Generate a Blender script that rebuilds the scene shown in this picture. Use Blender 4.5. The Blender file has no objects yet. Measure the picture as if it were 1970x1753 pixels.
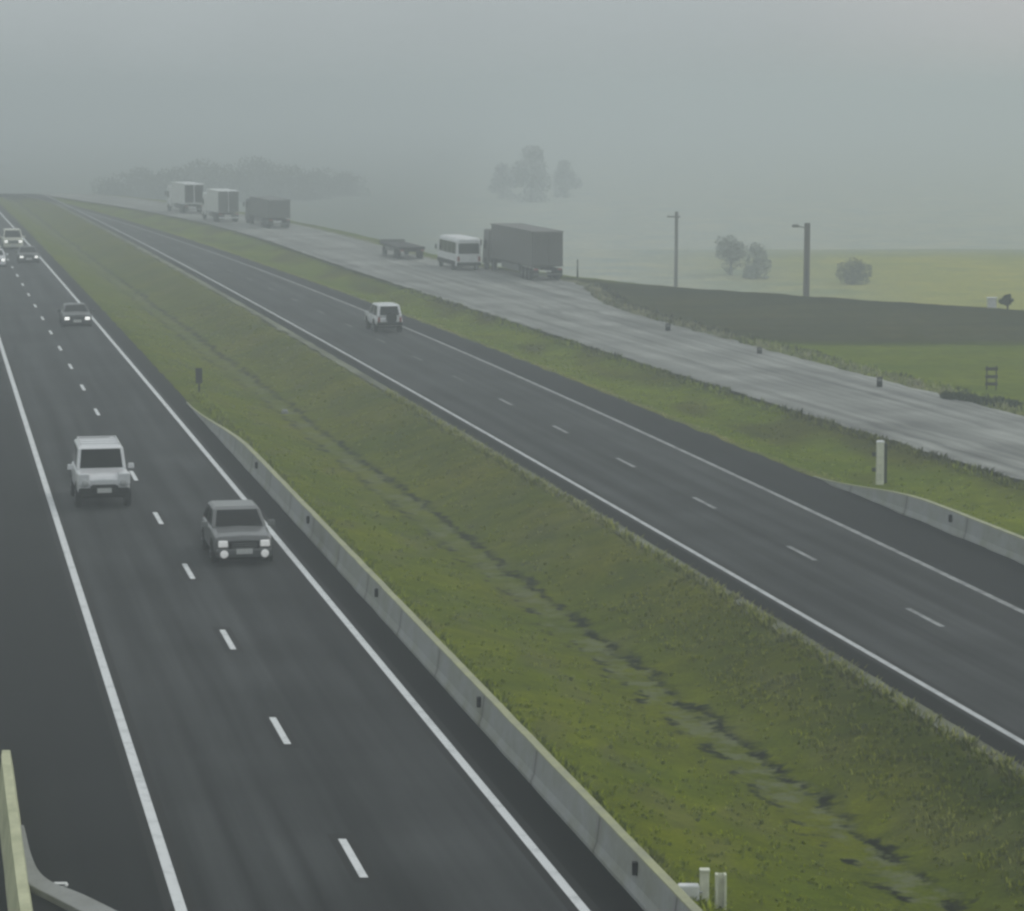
import bpy, bmesh, math, random
import numpy as np
from mathutils import Vector, noise as mnoise

random.seed(7); rng = np.random.default_rng(7)
scene = bpy.context.scene
COL = scene.collection
R = math.radians

# ------------------------------------------------------------------ camera
F, H, YH, W0, H0 = 5750.0, 15.0, 180.0, 1970.0, 1753.0
PITCH = math.atan((H0 / 2 - YH) / F)
cam = bpy.data.cameras.new('camera')
cam.sensor_fit = 'HORIZONTAL'; cam.sensor_width = 36.0
cam.lens = 36.0 * F / W0
cam.clip_start = 1.0; cam.clip_end = 30000.0
co = bpy.data.objects.new('camera', cam); COL.objects.link(co)
co.location = (0, 0, H); co.rotation_euler = (math.pi / 2 - PITCH, 0, 0)
scene.camera = co

def gp(px, py, z=0.0):
    """site survey: pixel of the photograph -> point on the level z"""
    u = (px - W0 / 2) / F; v = (py - H0 / 2) / F
    dx, dy, dz = u, math.cos(PITCH) - v * math.sin(PITCH), -math.sin(PITCH) - v * math.cos(PITCH)
    t = (z - H) / dz
    return dx * t, dy * t

# ------------------------------------------------------------------ plan of the road corridor: x of each edge as a function of y
def L1(y): return 4.46 - 0.1964 * y
def L3(y): return 12.07 - 0.19860 * y - 1.07e-5 * y * y
def L2(y): return 0.5 * (L1(y) + L3(y))
def LW(y): return L1(y) - 2.75
def L4(y): return L3(y) + 1.02 - 0.00035 * y
def R1(y): return 25.45 - 0.19748 * y - 3.49e-5 * y * y
def R3(y): return 29.80 - 0.16155 * y - 1.547e-4 * y * y + np.maximum(0, y - 440) ** 2 * 9e-5
def R2(y): return 0.5 * (R1(y) + R3(y)) + 0.12
def R0(y): return R1(y) - 1.0
def R4(y): return np.maximum(34.55 - 0.18021 * y - 1.31e-4 * y * y, R3(y) + 1.5)
def T1(y): return 49.51 - 0.26607 * y + 7.49e-5 * y * y - 7.5e-4 * np.clip(y - 300, 0, 150) ** 2 - 0.225 * np.maximum(0, y - 450)
def T2(y): return T1(y) + 9.8 + 4.6 * np.exp(-((y - 240) / 20.0) ** 2)
_D = [gp(a, b, -1.0) for a, b in ((1700, 1640), (1500, 1520), (1260, 1350), (1000, 1130), (850, 1010), (700, 900), (550, 790))]
_Dc = np.polyfit([q[1] for q in _D], [q[0] for q in _D], 1)
def DI(y): 
    d = _Dc[0] * y + _Dc[1]
    return np.clip(d, L4(y) + 2.0, R0(y) - 2.0)
def slope(fn, y): return float((fn(y + 1.0) - fn(y - 1.0)) / 2.0)

def sm(t):
    t = np.clip(t, 0, 1); return t * t * (3 - 2 * t)

def dip(y): return -7.0 * sm((np.asarray(y, float) - 435.0) / 190.0)   # the carriageways go over a brow and down

def crest(x): return 243.0 - 1.08 * x

def ground_h(x, y):
    x = np.asarray(x, float); y = np.asarray(y, float)
    l4 = L4(y) + 0.25; d = DI(y); r0 = R0(y) - 0.25; r4 = R4(y) + 0.2; t1 = T1(y) - 0.2; t2 = T2(y) + 0.3
    h = np.full(np.broadcast(x, y).shape, -0.14)
    gap = np.clip((r0 - l4) / 8.0, 0, 1)
    a = np.clip((x - l4) / np.maximum(d - l4, .1), 0, 1); b = np.clip((r0 - x) / np.maximum(r0 - d, .1), 0, 1)
    med = (x > l4) & (x < r0)
    h = np.where(med, 0.03 - 1.12 * gap * np.minimum(sm(a * 1.0), sm(b * 1.05)), h)
    e = (x - r4) / np.maximum(t1 - r4, .1)
    v2 = (x > r4) & (x < t1)
    h = np.where(v2, 0.03 - 0.40 * np.clip((t1 - r4) / 6, 0, 1) * np.sin(np.pi * np.clip(e, 0, 1)), h)
    # right-hand fields: level as far as the crest, then falling away
    out = x > t2
    k = x - t2
    beyond = sm((y - crest(x) - 1) / 42.0) * sm((k - 1.2) / 14.0)
    fld = 0.03 - 0.15 * sm(k / 6) + 0.35 * np.exp(-((y - crest(x) + 4) / 9.0) ** 2) * sm(k / 10) - 6.1 * beyond
    fld = fld - 3.2 * sm((y - 408) / 45.0) * sm(k / 25.0)
    h = np.where(out, fld, h)
    # left verge
    lw = LW(y) - 0.7
    h = np.where(x < lw, 0.02 - 0.6 * sm((lw - x) / 12.0), h)
    h = h + dip(y) * (1 - sm((x - t2) / 25.0))
    return h

# ------------------------------------------------------------------ helpers
def tag(o, label=None, cat=None, group=None, kind=None):
    if label: o['label'] = label
    if cat: o['category'] = cat
    if group: o['group'] = group
    if kind: o['kind'] = kind
    return o

def empty(name, loc, rz=0.0):
    o = bpy.data.objects.new(name, None); COL.objects.link(o)
    o.location = loc; o.rotation_euler = (0, 0, rz); o.empty_display_size = 0.2
    return o

def link_mesh(name, me, mat, parent=None, smooth=False, bevel=0.0, seg=2):
    o = bpy.data.objects.new(name, me); COL.objects.link(o)
    if mat:
        for m in (mat if isinstance(mat, (list, tuple)) else [mat]): me.materials.append(m)
    if parent: o.parent = parent
    if smooth:
        me.polygons.foreach_set('use_smooth', [True] * len(me.polygons))
    if bevel > 0:
        b = o.modifiers.new('bevel', 'BEVEL'); b.width = bevel; b.segments = seg; b.limit_method = 'ANGLE'; b.angle_limit = R(28)
        b.harden_normals = False
    return o

class MB:
    def __init__(s): s.v = []; s.f = []
    def quad(s, a, b, c, d):
        n = len(s.v); s.v += [tuple(a), tuple(b), tuple(c), tuple(d)]; s.f.append((n, n + 1, n + 2, n + 3)); return s
    def poly(s, pts):
        n = len(s.v); s.v += [tuple(p) for p in pts]; s.f.append(tuple(range(n, n + len(pts)))); return s
    def hexa(s, lo, hi):
        """two quads (4 points each, same winding seen from above) -> closed solid"""
        n = len(s.v); s.v += [tuple(p) for p in lo] + [tuple(p) for p in hi]
        s.f += [(n + 3, n + 2, n + 1, n), (n + 4, n + 5, n + 6, n + 7)]
        for i in range(4):
            j = (i + 1) % 4; s.f.append((n + i, n + j, n + 4 + j, n + 4 + i))
        return s
    def box(s, cx, cy, cz, sx, sy, sz, tx=1.0, ty=1.0):
        a, b, c = sx / 2, sy / 2, sz / 2
        lo = [(cx - a, cy - b, cz - c), (cx + a, cy - b, cz - c), (cx + a, cy + b, cz - c), (cx - a, cy + b, cz - c)]
        a *= tx; b *= ty
        hi = [(cx - a, cy - b, cz + c), (cx + a, cy - b, cz + c), (cx + a, cy + b, cz + c), (cx - a, cy + b, cz + c)]
        return s.hexa(lo, hi)
    def tube(s, p, q, r0, r1=None, n=10, caps=True):
        r1 = r0 if r1 is None else r1
        p = Vector(p); q = Vector(q); d = (q - p).normalized()
        u = d.orthogonal().normalized(); w = d.cross(u)
        k = len(s.v)
        for c, r in ((p, r0), (q, r1)):
            for i in range(n):
                a = 2 * math.pi * i / n; s.v.append(tuple(c + u * (r * math.cos(a)) + w * (r * math.sin(a))))
        for i in range(n):
            j = (i + 1) % n; s.f.append((k + i, k + j, k + n + j, k + n + i))
        if caps:
            s.f.append(tuple(range(k + n - 1, k - 1, -1))); s.f.append(tuple(range(k + n, k + 2 * n)))
        return s
    def lathe(s, c, axis, prof, n=24):
        """prof: (radius, offset along axis)"""
        c = Vector(c); d = Vector(axis).normalized(); u = d.orthogonal().normalized(); w = d.cross(u)
        k = len(s.v); m = len(prof)
        for r, t in prof:
            for i in range(n):
                a = 2 * math.pi * i / n; s.v.append(tuple(c + d * t + u * (r * math.cos(a)) + w * (r * math.sin(a))))
        for q in range(m - 1):
            for i in range(n):
                j = (i + 1) % n; s.f.append((k + q * n + i, k + q * n + j, k + (q + 1) * n + j, k + (q + 1) * n + i))
        s.f.append(tuple(range(k + n - 1, k - 1, -1))); s.f.append(tuple(range(k + (m - 1) * n, k + m * n)))
        return s
    def rings(s, rs, caps=True):
        k = len(s.v); n = len(rs[0])
        for r in rs: s.v += [tuple(p) for p in r]
        for q in range(len(rs) - 1):
            for i in range(n):
                j = (i + 1) % n; s.f.append((k + q * n + i, k + q * n + j, k + (q + 1) * n + j, k + (q + 1) * n + i))
        if caps:
            s.f.append(tuple(range(k + n - 1, k - 1, -1))); e = k + (len(rs) - 1) * n; s.f.append(tuple(range(e, e + n)))
        return s
    def mesh(s, name, fix=True):
        me = bpy.data.meshes.new(name); me.from_pydata(s.v, [], s.f); me.update()
        if fix:
            bm = bmesh.new(); bm.from_mesh(me); bmesh.ops.recalc_face_normals(bm, faces=bm.faces); bm.to_mesh(me); bm.free()
        return me
    def build(s, name, mat, parent=None, smooth=False, bevel=0.0, seg=2, fix=True):
        return link_mesh(name, s.mesh(name, fix), mat, parent, smooth, bevel, seg)

# ------------------------------------------------------------------ materials
def newmat(name):
    m = bpy.data.materials.new(name); m.use_nodes = True
    nt = m.node_tree; b = nt.nodes['Principled BSDF']
    return m, nt, b

def N(nt, t, **kw):
    n = nt.nodes.new(t)
    for k, v in kw.items(): setattr(n, k, v)
    return n

def simple(name, col, rough=0.5, metal=0.0, emit=None, estr=0.0, var=0.12, scale=3.0, coat=0.0, spec=.4):
    m, nt, b = newmat(name)
    tc = N(nt, 'ShaderNodeTexCoord'); nz = N(nt, 'ShaderNodeTexNoise'); nz.inputs['Scale'].default_value = scale; nz.inputs['Detail'].default_value = 6
    nt.links.new(tc.outputs['Object'], nz.inputs['Vector'])
    rp = N(nt, 'ShaderNodeValToRGB')
    rp.color_ramp.elements[0].position = .3; rp.color_ramp.elements[1].position = .75
    rp.color_ramp.elements[0].color = (*[c * (1 - var) for c in col], 1); rp.color_ramp.elements[1].color = (*[min(1, c * (1 + var)) for c in col], 1)
    nt.links.new(nz.outputs['Fac'], rp.inputs['Fac']); nt.links.new(rp.outputs['Color'], b.inputs['Base Color'])
    b.inputs['Roughness'].default_value = rough; b.inputs['Metallic'].default_value = metal
    b.inputs['Coat Weight'].default_value = coat
    b.inputs['Specular IOR Level'].default_value = spec
    if emit:
        b.inputs['Emission Color'].default_value = (*emit, 1); b.inputs['Emission Strength'].default_value = estr
    return m

def asphalt(name, col, streak=0.25, spec=0.08, tracks=True, rough=0.82, blotch=0.18):
    """UV: u = metres across, v = metres along (worn wheel tracks follow the lane)"""
    m, nt, b = newmat(name)
    uv = N(nt, 'ShaderNodeUVMap'); uv.uv_map = 'UVMap'
    mp = N(nt, 'ShaderNodeMapping'); mp.inputs['Scale'].default_value = (1.6, 0.028, 1)
    nt.links.new(uv.outputs['UV'], mp.inputs['Vector'])
    n1 = N(nt, 'ShaderNodeTexNoise'); n1.inputs['Scale'].default_value = 1.0; n1.inputs['Detail'].default_value = 5
    nt.links.new(mp.outputs['Vector'], n1.inputs['Vector'])
    tc = N(nt, 'ShaderNodeTexCoord')
    n2 = N(nt, 'ShaderNodeTexNoise'); n2.inputs['Scale'].default_value = 0.16; n2.inputs['Detail'].default_value = 7
    n3 = N(nt, 'ShaderNodeTexNoise'); n3.inputs['Scale'].default_value = 22; n3.inputs['Detail'].default_value = 3
    nt.links.new(tc.outputs['Object'], n2.inputs['Vector']); nt.links.new(tc.outputs['Object'], n3.inputs['Vector'])
    def ramp(src, lo, hi, a=.32, c=.7):
        mr = N(nt, 'ShaderNodeMapRange'); mr.inputs['From Min'].default_value = a; mr.inputs['From Max'].default_value = c
        mr.inputs['To Min'].default_value = lo; mr.inputs['To Max'].default_value = hi
        nt.links.new(src, mr.inputs['Value']); return mr.outputs['Result']
    fac = ramp(n1.outputs['Fac'], 1 - streak, 1 + streak)
    f2 = ramp(n2.outputs['Fac'], 1 - blotch, 1 + blotch)
    f3 = ramp(n3.outputs['Fac'], .86, 1.14)
    def mul(a, c):
        q = N(nt, 'ShaderNodeMath', operation='MULTIPLY'); nt.links.new(a, q.inputs[0]); nt.links.new(c, q.inputs[1]); return q.outputs[0]
    t = mul(mul(fac, f2), f3)
    if tracks:
        sx = N(nt, 'ShaderNodeSeparateXYZ'); nt.links.new(uv.outputs['UV'], sx.inputs[0])
        w = N(nt, 'ShaderNodeMath', operation='MULTIPLY'); w.inputs[1].default_value = 2 * math.pi / 1.85; nt.links.new(sx.outputs['X'], w.inputs[0])
        s = N(nt, 'ShaderNodeMath', operation='SINE'); nt.links.new(w.outputs[0], s.inputs[0])
        t = mul(t, ramp(s.outputs[0], .95, 1.08, -1, 1))
    mx = N(nt, 'ShaderNodeMix', data_type='RGBA', blend_type='MULTIPLY'); mx.inputs['Factor'].default_value = 1
    mx.inputs['A'].default_value = (*col, 1)
    cb = N(nt, 'ShaderNodeCombineColor')
    for i in range(3): nt.links.new(t, cb.inputs[i])
    nt.links.new(cb.outputs[0], mx.inputs['B']); nt.links.new(mx.outputs['Result'], b.inputs['Base Color'])
    b.inputs['Roughness'].default_value = rough
    b.inputs['Specular IOR Level'].default_value = spec
    bp = N(nt, 'ShaderNodeBump'); bp.inputs['Strength'].default_value = 0.35; bp.inputs['Distance'].default_value = 0.02
    nt.links.new(n3.outputs['Fac'], bp.inputs['Height']); nt.links.new(bp.outputs['Normal'], b.inputs['Normal'])
    return m

def paint(name, col, worn, lo=0.35, hi=0.6):
    """road paint with patches worn through to the asphalt"""
    m, nt, b = newmat(name)
    tc = N(nt, 'ShaderNodeTexCoord'); nz = N(nt, 'ShaderNodeTexNoise'); nz.inputs['Scale'].default_value = 1.3; nz.inputs['Detail'].default_value = 9; nz.inputs['Roughness'].default_value = .7
    nt.links.new(tc.outputs['Object'], nz.inputs['Vector'])
    rp = N(nt, 'ShaderNodeValToRGB'); rp.color_ramp.elements[0].position = lo; rp.color_ramp.elements[1].position = hi
    rp.color_ramp.elements[0].color = (*worn, 1); rp.color_ramp.elements[1].color = (*col, 1)
    nt.links.new(nz.outputs['Fac'], rp.inputs['Fac']); nt.links.new(rp.outputs['Color'], b.inputs['Base Color'])
    b.inputs['Roughness'].default_value = .75
    return m

def concrete(name, col, stain=(.10, .10, .07), sc=0.9, amt=.55, joint=0.0):
    m, nt, b = newmat(name)
    tc = N(nt, 'ShaderNodeTexCoord')
    n1 = N(nt, 'ShaderNodeTexNoise'); n1.inputs['Scale'].default_value = sc; n1.inputs['Detail'].default_value = 9; n1.inputs['Roughness'].default_value = .65
    n2 = N(nt, 'ShaderNodeTexNoise'); n2.inputs['Scale'].default_value = sc * 9; n2.inputs['Detail'].default_value = 5
    nt.links.new(tc.outputs['Object'], n1.inputs['Vector']); nt.links.new(tc.outputs['Object'], n2.inputs['Vector'])
    r1 = N(nt, 'ShaderNodeValToRGB'); r1.color_ramp.elements[0].position = .4; r1.color_ramp.elements[1].position = .7
    r1.color_ramp.elements[0].color = (0, 0, 0, 1); r1.color_ramp.elements[1].color = (amt, amt, amt, 1)
    nt.links.new(n1.outputs['Fac'], r1.inputs['Fac'])
    mx = N(nt, 'ShaderNodeMix', data_type='RGBA'); mx.inputs['A'].default_value = (*col, 1); mx.inputs['B'].default_value = (*stain, 1)
    nt.links.new(r1.outputs['Color'], mx.inputs['Factor'])
    r2 = N(nt, 'ShaderNodeValToRGB'); r2.color_ramp.elements[0].color = (.8, .8, .8, 1); r2.color_ramp.elements[1].color = (1.15, 1.15, 1.15, 1)
    nt.links.new(n2.outputs['Fac'], r2.inputs['Fac'])
    m2 = N(nt, 'ShaderNodeMix', data_type='RGBA', blend_type='MULTIPLY'); m2.inputs['Factor'].default_value = 1
    nt.links.new(mx.outputs['Result'], m2.inputs['A']); nt.links.new(r2.outputs['Color'], m2.inputs['B'])
    out = m2.outputs['Result']
    if joint:   # cast joints every few metres and rusty runs beside them
        sp_ = N(nt, 'ShaderNodeSeparateXYZ'); nt.links.new(tc.outputs['Object'], sp_.inputs[0])
        pm = N(nt, 'ShaderNodeMath', operation='PINGPONG'); pm.inputs[1].default_value = joint / 2; nt.links.new(sp_.outputs['Y'], pm.inputs[0])
        wd = N(nt, 'ShaderNodeMath', operation='MULTIPLY_ADD'); wd.inputs[1].default_value = -.45; nt.links.new(n2.outputs['Fac'], wd.inputs[0]); nt.links.new(pm.outputs[0], wd.inputs[2])
        for lo, hi, f, cc_ in ((-.20, .12, .38, (.12, .115, .085)), (-.5, -.16, 0, None)):
            if cc_ is None: continue
            jr = N(nt, 'ShaderNodeMapRange'); jr.inputs['From Min'].default_value = lo; jr.inputs['From Max'].default_value = hi
            jr.inputs['To Min'].default_value = f; jr.inputs['To Max'].default_value = 0; nt.links.new(wd.outputs[0], jr.inputs['Value'])
            jm = N(nt, 'ShaderNodeMix', data_type='RGBA'); nt.links.new(jr.outputs['Result'], jm.inputs['Factor']); nt.links.new(out, jm.inputs['A']); jm.inputs['B'].default_value = (*cc_, 1); out = jm.outputs['Result']
        jr = N(nt, 'ShaderNodeMapRange'); jr.inputs['From Min'].default_value = .03; jr.inputs['From Max'].default_value = .05
        jr.inputs['To Min'].default_value = .75; jr.inputs['To Max'].default_value = 0; nt.links.new(pm.outputs[0], jr.inputs['Value'])
        jm = N(nt, 'ShaderNodeMix', data_type='RGBA'); nt.links.new(jr.outputs['Result'], jm.inputs['Factor']); nt.links.new(out, jm.inputs['A']); jm.inputs['B'].default_value = (.05, .05, .045, 1); out = jm.outputs['Result']
    nt.links.new(out, b.inputs['Base Color']); b.inputs['Roughness'].default_value = .9
    bp = N(nt, 'ShaderNodeBump'); bp.inputs['Strength'].default_value = .3; bp.inputs['Distance'].default_value = .02
    nt.links.new(n2.outputs['Fac'], bp.inputs['Height']); nt.links.new(bp.outputs['Normal'], b.inputs['Normal'])
    return m

def ground_mat():
    m, nt, b = newmat('ground')
    at = N(nt, 'ShaderNodeAttribute'); at.attribute_name = 'zone'
    tc = N(nt, 'ShaderNodeTexCoord')
    def nz(sc, det, ro=.6):
        n = N(nt, 'ShaderNodeTexNoise'); n.inputs['Scale'].default_value = sc; n.inputs['Detail'].default_value = det; n.inputs['Roughness'].default_value = ro
        nt.links.new(tc.outputs['Object'], n.inputs['Vector']); return n.outputs['Fac']
    big, mid, fine = nz(.13, 6), nz(.9, 8, .7), nz(9, 4)
    r1 = N(nt, 'ShaderNodeValToRGB'); r1.color_ramp.elements[0].position = .33; r1.color_ramp.elements[1].position = .68
    r1.color_ramp.elements[0].color = (.78, .86, .86, 1); r1.color_ramp.elements[1].color = (1.25, 1.14, .92, 1)
    nt.links.new(big, r1.inputs['Fac'])
    r2 = N(nt, 'ShaderNodeValToRGB'); r2.color_ramp.elements[0].position = .3; r2.color_ramp.elements[1].position = .7
    r2.color_ramp.elements[0].color = (.66, .68, .62, 1); r2.color_ramp.elements[1].color = (1.28, 1.25, 1.2, 1)
    nt.links.new(mid, r2.inputs['Fac'])
    r3 = N(nt, 'ShaderNodeValToRGB'); r3.color_ramp.elements[0].position = .3; r3.color_ramp.elements[1].position = .7
    r3.color_ramp.elements[0].color = (.75, .75, .75, 1); r3.color_ramp.elements[1].color = (1.22, 1.22, 1.22, 1)
    nt.links.new(fine, r3.inputs['Fac'])
    c = at.outputs['Color']
    for r in (r1, r2, r3):
        mx = N(nt, 'ShaderNodeMix', data_type='RGBA', blend_type='MULTIPLY'); mx.inputs['Factor'].default_value = 1
        nt.links.new(c, mx.inputs['A']); nt.links.new(r.outputs['Color'], mx.inputs['B']); c = mx.outputs['Result']
    # broken dark lines and pale flattened grass along the ditch line
    da = N(nt, 'ShaderNodeAttribute'); da.attribute_name = 'ditch'
    def math_(op, a, bb=None, cc=None):
        q = N(nt, 'ShaderNodeMath', operation=op)
        for i, val in enumerate((a, bb, cc)):
            if val is None: continue
            if isinstance(val, (int, float)): q.inputs[i].default_value = val
            else: nt.links.new(val, q.inputs[i])
        return q.outputs[0]
    def ramp_(src, a, bb, lo=0.0, hi=1.0):
        q = N(nt, 'ShaderNodeMapRange'); q.interpolation_type = 'SMOOTHSTEP'
        q.inputs['From Min'].default_value = a; q.inputs['From Max'].default_value = bb; q.inputs['To Min'].default_value = lo; q.inputs['To Max'].default_value = hi
        nt.links.new(src, q.inputs['Value']); return q.outputs['Result']
    w1, w2, w3, w4 = nz(.55, 4), nz(1.5, 5, .65), nz(.8, 5, .7), nz(3.2, 4)
    wob = math_('MULTIPLY_ADD', w1, 1.6, -.8); wob2 = math_('MULTIPLY_ADD', w4, .9, -.45)
    cc = math_('ADD', math_('ADD', da.outputs['Fac'], wob), wob2)
    pale = math_('MULTIPLY', ramp_(math_('ABSOLUTE', cc), .40, .75, 1, 0), ramp_(w2, .42, .64, 0, .76))
    dr = math_('MULTIPLY', ramp_(math_('ABSOLUTE', math_('ADD', cc, -.55)), .03, .30, 1, 0), ramp_(w3, .40, .54, .18, .97))
    dl = math_('MULTIPLY', ramp_(math_('ABSOLUTE', math_('ADD', cc, .60)), .03, .30, 1, 0), ramp_(w2, .47, .58, 0, .97))
    for fac, col in ((pale, (.135, .15, .085)), (dr, (.006, .008, .004)), (dl, (.006, .008, .004))):
        mx = N(nt, 'ShaderNodeMix', data_type='RGBA'); nt.links.new(fac, mx.inputs['Factor']); nt.links.new(c, mx.inputs['A']); mx.inputs['B'].default_value = (*col, 1); c = mx.outputs['Result']
    nt.links.new(c, b.inputs['Base Color']); b.inputs['Roughness'].default_value = .95; b.inputs['Specular IOR Level'].default_value = .0
    bp = N(nt, 'ShaderNodeBump'); bp.inputs['Strength'].default_value = .8; bp.inputs['Distance'].default_value = .12
    nt.links.new(mid, bp.inputs['Height']); nt.links.new(bp.outputs['Normal'], b.inputs['Normal'])
    return m

def leafmat(name, a, c, attr=False):
    m, nt, b = newmat(name)
    g = N(nt, 'ShaderNodeNewGeometry'); rp = N(nt, 'ShaderNodeValToRGB')
    rp.color_ramp.elements[0].color = (*a, 1); rp.color_ramp.elements[1].color = (*c, 1)
    nt.links.new(g.outputs['Random Per Island'], rp.inputs['Fac'])
    if attr:
        at = N(nt, 'ShaderNodeAttribute'); at.attribute_name = 'zone'
        mx = N(nt, 'ShaderNodeMix', data_type='RGBA', blend_type='MULTIPLY'); mx.inputs['Factor'].default_value = 1
        nt.links.new(at.outputs['Color'], mx.inputs['A']); nt.links.new(rp.outputs['Color'], mx.inputs['B'])
        nt.links.new(mx.outputs['Result'], b.inputs['Base Color'])
    else:
        nt.links.new(rp.outputs['Color'], b.inputs['Base Color'])
    b.inputs['Roughness'].default_value = .8; b.inputs['Specular IOR Level'].default_value = .03
    return m

M = {
 'road': asphalt('worn_asphalt', (.036, .0385, .0385), streak=.42, blotch=.26),
 'road2': asphalt('worn_asphalt_right', (.041, .0435, .0435), streak=.40, blotch=.24),
 'shoulder_l': asphalt('shoulder_asphalt', (.015, .0165, .0165), streak=.12, tracks=False),
 'shoulder_dark': asphalt('dark_shoulder_asphalt', (.005, .0055, .005), streak=.3, tracks=False),
 'shoulder_r': asphalt('outer_shoulder_asphalt', (.013, .0145, .015), streak=.2, tracks=False),
 'service': asphalt('service_road_surface', (.215, .222, .205), streak=.40, tracks=False, spec=.15, rough=.75, blotch=.3),
 'edge': asphalt('gravel_edge', (.16, .17, .12), streak=.35, tracks=False, rough=.95, blotch=.4),
 'white_line': paint('white_road_paint', (.64, .66, .66), (.42, .44, .44), .3, .5),
 'mid_line': paint('scuffed_white_road_paint', (.47, .49, .49), (.28, .30, .30), .3, .55),
 'worn_line': paint('worn_white_road_paint', (.30, .315, .31), (.12, .125, .125), .36, .62),
 'fade_line': paint('faded_white_road_paint', (.13, .14, .137), (.04, .042, .042), .38, .62),
 'line_border': simple('black_line_border', (.004, .0045, .004), .9),  # black border, partly a sharpening halo painted along the lines
 'barrier': concrete('barrier_concrete', (.31, .325, .315), (.20, .21, .13), .8, .75, 6.0),
 'lichen': concrete('lichen_concrete', (.36, .37, .21), (.25, .26, .19), 1.6, .9),
 'cream': concrete('cream_concrete', (.50, .51, .33), (.22, .24, .13), 1.2, .6),
 'kerb': concrete('kerb_concrete', (.26, .27, .26), (.16, .165, .14), 1.5, .5),
 'cream_steel': simple('cream_painted_steel', (.66, .67, .54), .55, var=.18, scale=4),
 'white_steel': simple('white_painted_steel', (.72, .73, .72), .5, var=.08),
 'black': simple('black_rubber', (.005, .005, .005), .8, spec=.1),
 'dark': simple('dark_plastic', (.006, .0065, .006), .6, spec=.12),
 'darkgreen': simple('dark_green_paint', (.02, .03, .015), .6),
 'white_car': simple('white_car_paint', (.70, .71, .72), .32, var=.04, coat=.5),
 'cream_car': simple('off_white_car_paint', (.55, .55, .45), .35, var=.05, coat=.4),
 'grey_car': simple('dark_grey_car_paint', (.072, .076, .075), .32, var=.06, coat=.6),
 'silver_roof': simple('grey_car_roof_paint', (.13, .135, .13), .4, var=.06, coat=.4),
 'black_car': simple('black_car_paint', (.012, .013, .013), .3, var=.1, coat=.6),
 'glass': simple('tinted_glass', (.004, .005, .005), .12, var=.05, spec=.12),
 'plate': simple('plate_white', (.55, .56, .54), .5, var=.05),
 'rim': simple('rim_alloy', (.25, .26, .27), .4, metal=.6, var=.1),
 'lamp': simple('headlamp_lit', (.8, .8, .8), .2, emit=(1, .99, .95), estr=.20, var=.02),
 'lamp_far': simple('headlamp_full_beam', (.8, .8, .8), .2, emit=(1, .99, .95), estr=1.1, var=.02),
 'lamp_dim': simple('headlamp_glass', (.45, .46, .46), .15, var=.05),
 'tail': simple('tail_lamp_red', (.25, .02, .015), .3, var=.05),
 'chrome': simple('chrome', (.45, .46, .46), .25, metal=.8, var=.05),
 'truck_white': simple('truck_white_paint', (.72, .73, .73), .45, var=.08, coat=.2),
 'truck_grey': simple('truck_grey_panel', (.105, .103, .095), .55, var=.12),
 'truck_mid': simple('truck_mid_grey_panel', (.10, .105, .10), .55, var=.12),
 'truck_dark': simple('truck_dark_opening', (.008, .008, .008), .7),
 'wood': simple('weathered_pole_wood', (.055, .045, .035), .9, var=.3, scale=6),
 'dark_wood': simple('dark_rail_wood', (.02, .022, .014), .9, var=.3, scale=6),
 'bark_fogged': simple('fog_tinted_bark', (.24, .25, .24), .95, var=.2, scale=5),  # bark lightened to go with the fog-tinted crowns
 'bark': simple('tree_bark', (.05, .042, .032), .95, var=.3, scale=5),
 'leaf_fogged': leafmat('fog_tinted_leaves', (.31, .335, .32), (.42, .45, .43)),  # fog painted into the leaf colour so far crowns fade
 'leaf_hazed': leafmat('haze_tinted_leaves', (.20, .225, .19), (.33, .36, .31)),  # leaf colour lightened to imitate haze over these trees
 'leaf': leafmat('tree_leaves', (.035, .05, .022), (.085, .10, .045)),
 'hedge': leafmat('hedge_leaves', (.018, .035, .008), (.05, .075, .02)),
 'grass': leafmat('grass_blades', (1.4, 1.4, 1.4), (2.7, 2.5, 2.3), attr=True),
 'ground': ground_mat(),
}

# ------------------------------------------------------------------ world, sun, haze
w = bpy.data.worlds.new('World'); scene.world = w; w.use_nodes = True
nt = w.node_tree; bg = nt.nodes['Background']
SUN_EL, SUN_AZ = 38.0, 62.0      # azimuth clockwise from +Y (towards the right of the view)
sky = N(nt, 'ShaderNodeTexSky'); sky.sky_type = 'NISHITA'; sky.sun_disc = False
sky.sun_elevation = R(SUN_EL); sky.sun_rotation = R(SUN_AZ); sky.dust_density = 6.0; sky.air_density = 1.5; sky.altitude = 100
hs = N(nt, 'ShaderNodeHueSaturation'); hs.inputs['Saturation'].default_value = .35
nt.links.new(sky.outputs['Color'], hs.inputs['Color'])
tc = N(nt, 'ShaderNodeTexCoord'); sp = N(nt, 'ShaderNodeSeparateXYZ'); nt.links.new(tc.outputs['Generated'], sp.inputs[0])
cr = N(nt, 'ShaderNodeValToRGB')   # overcast: dull at the horizon, brighter overhead
cr.color_ramp.elements[0].position = 0.0; cr.color_ramp.elements[0].color = (.425, .472, .485, 1)
cr.color_ramp.elements[1].position = 1.0; cr.color_ramp.elements[1].color = (.82, .86, .885, 1)
e = cr.color_ramp.elements.new(.04); e.color = (.48, .53, .545, 1)
nt.links.new(sp.outputs['Z'], cr.inputs['Fac'])
sc10 = N(nt, 'ShaderNodeMix', data_type='RGBA', blend_type='MULTIPLY'); sc10.inputs['Factor'].default_value = 1
sc10.inputs['B'].default_value = (10, 10, 10, 1); nt.links.new(cr.outputs['Color'], sc10.inputs['A'])
vd = N(nt, 'ShaderNodeVectorMath', operation='DOT_PRODUCT'); nt.links.new(tc.outputs['Generated'], vd.inputs[0])
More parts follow.
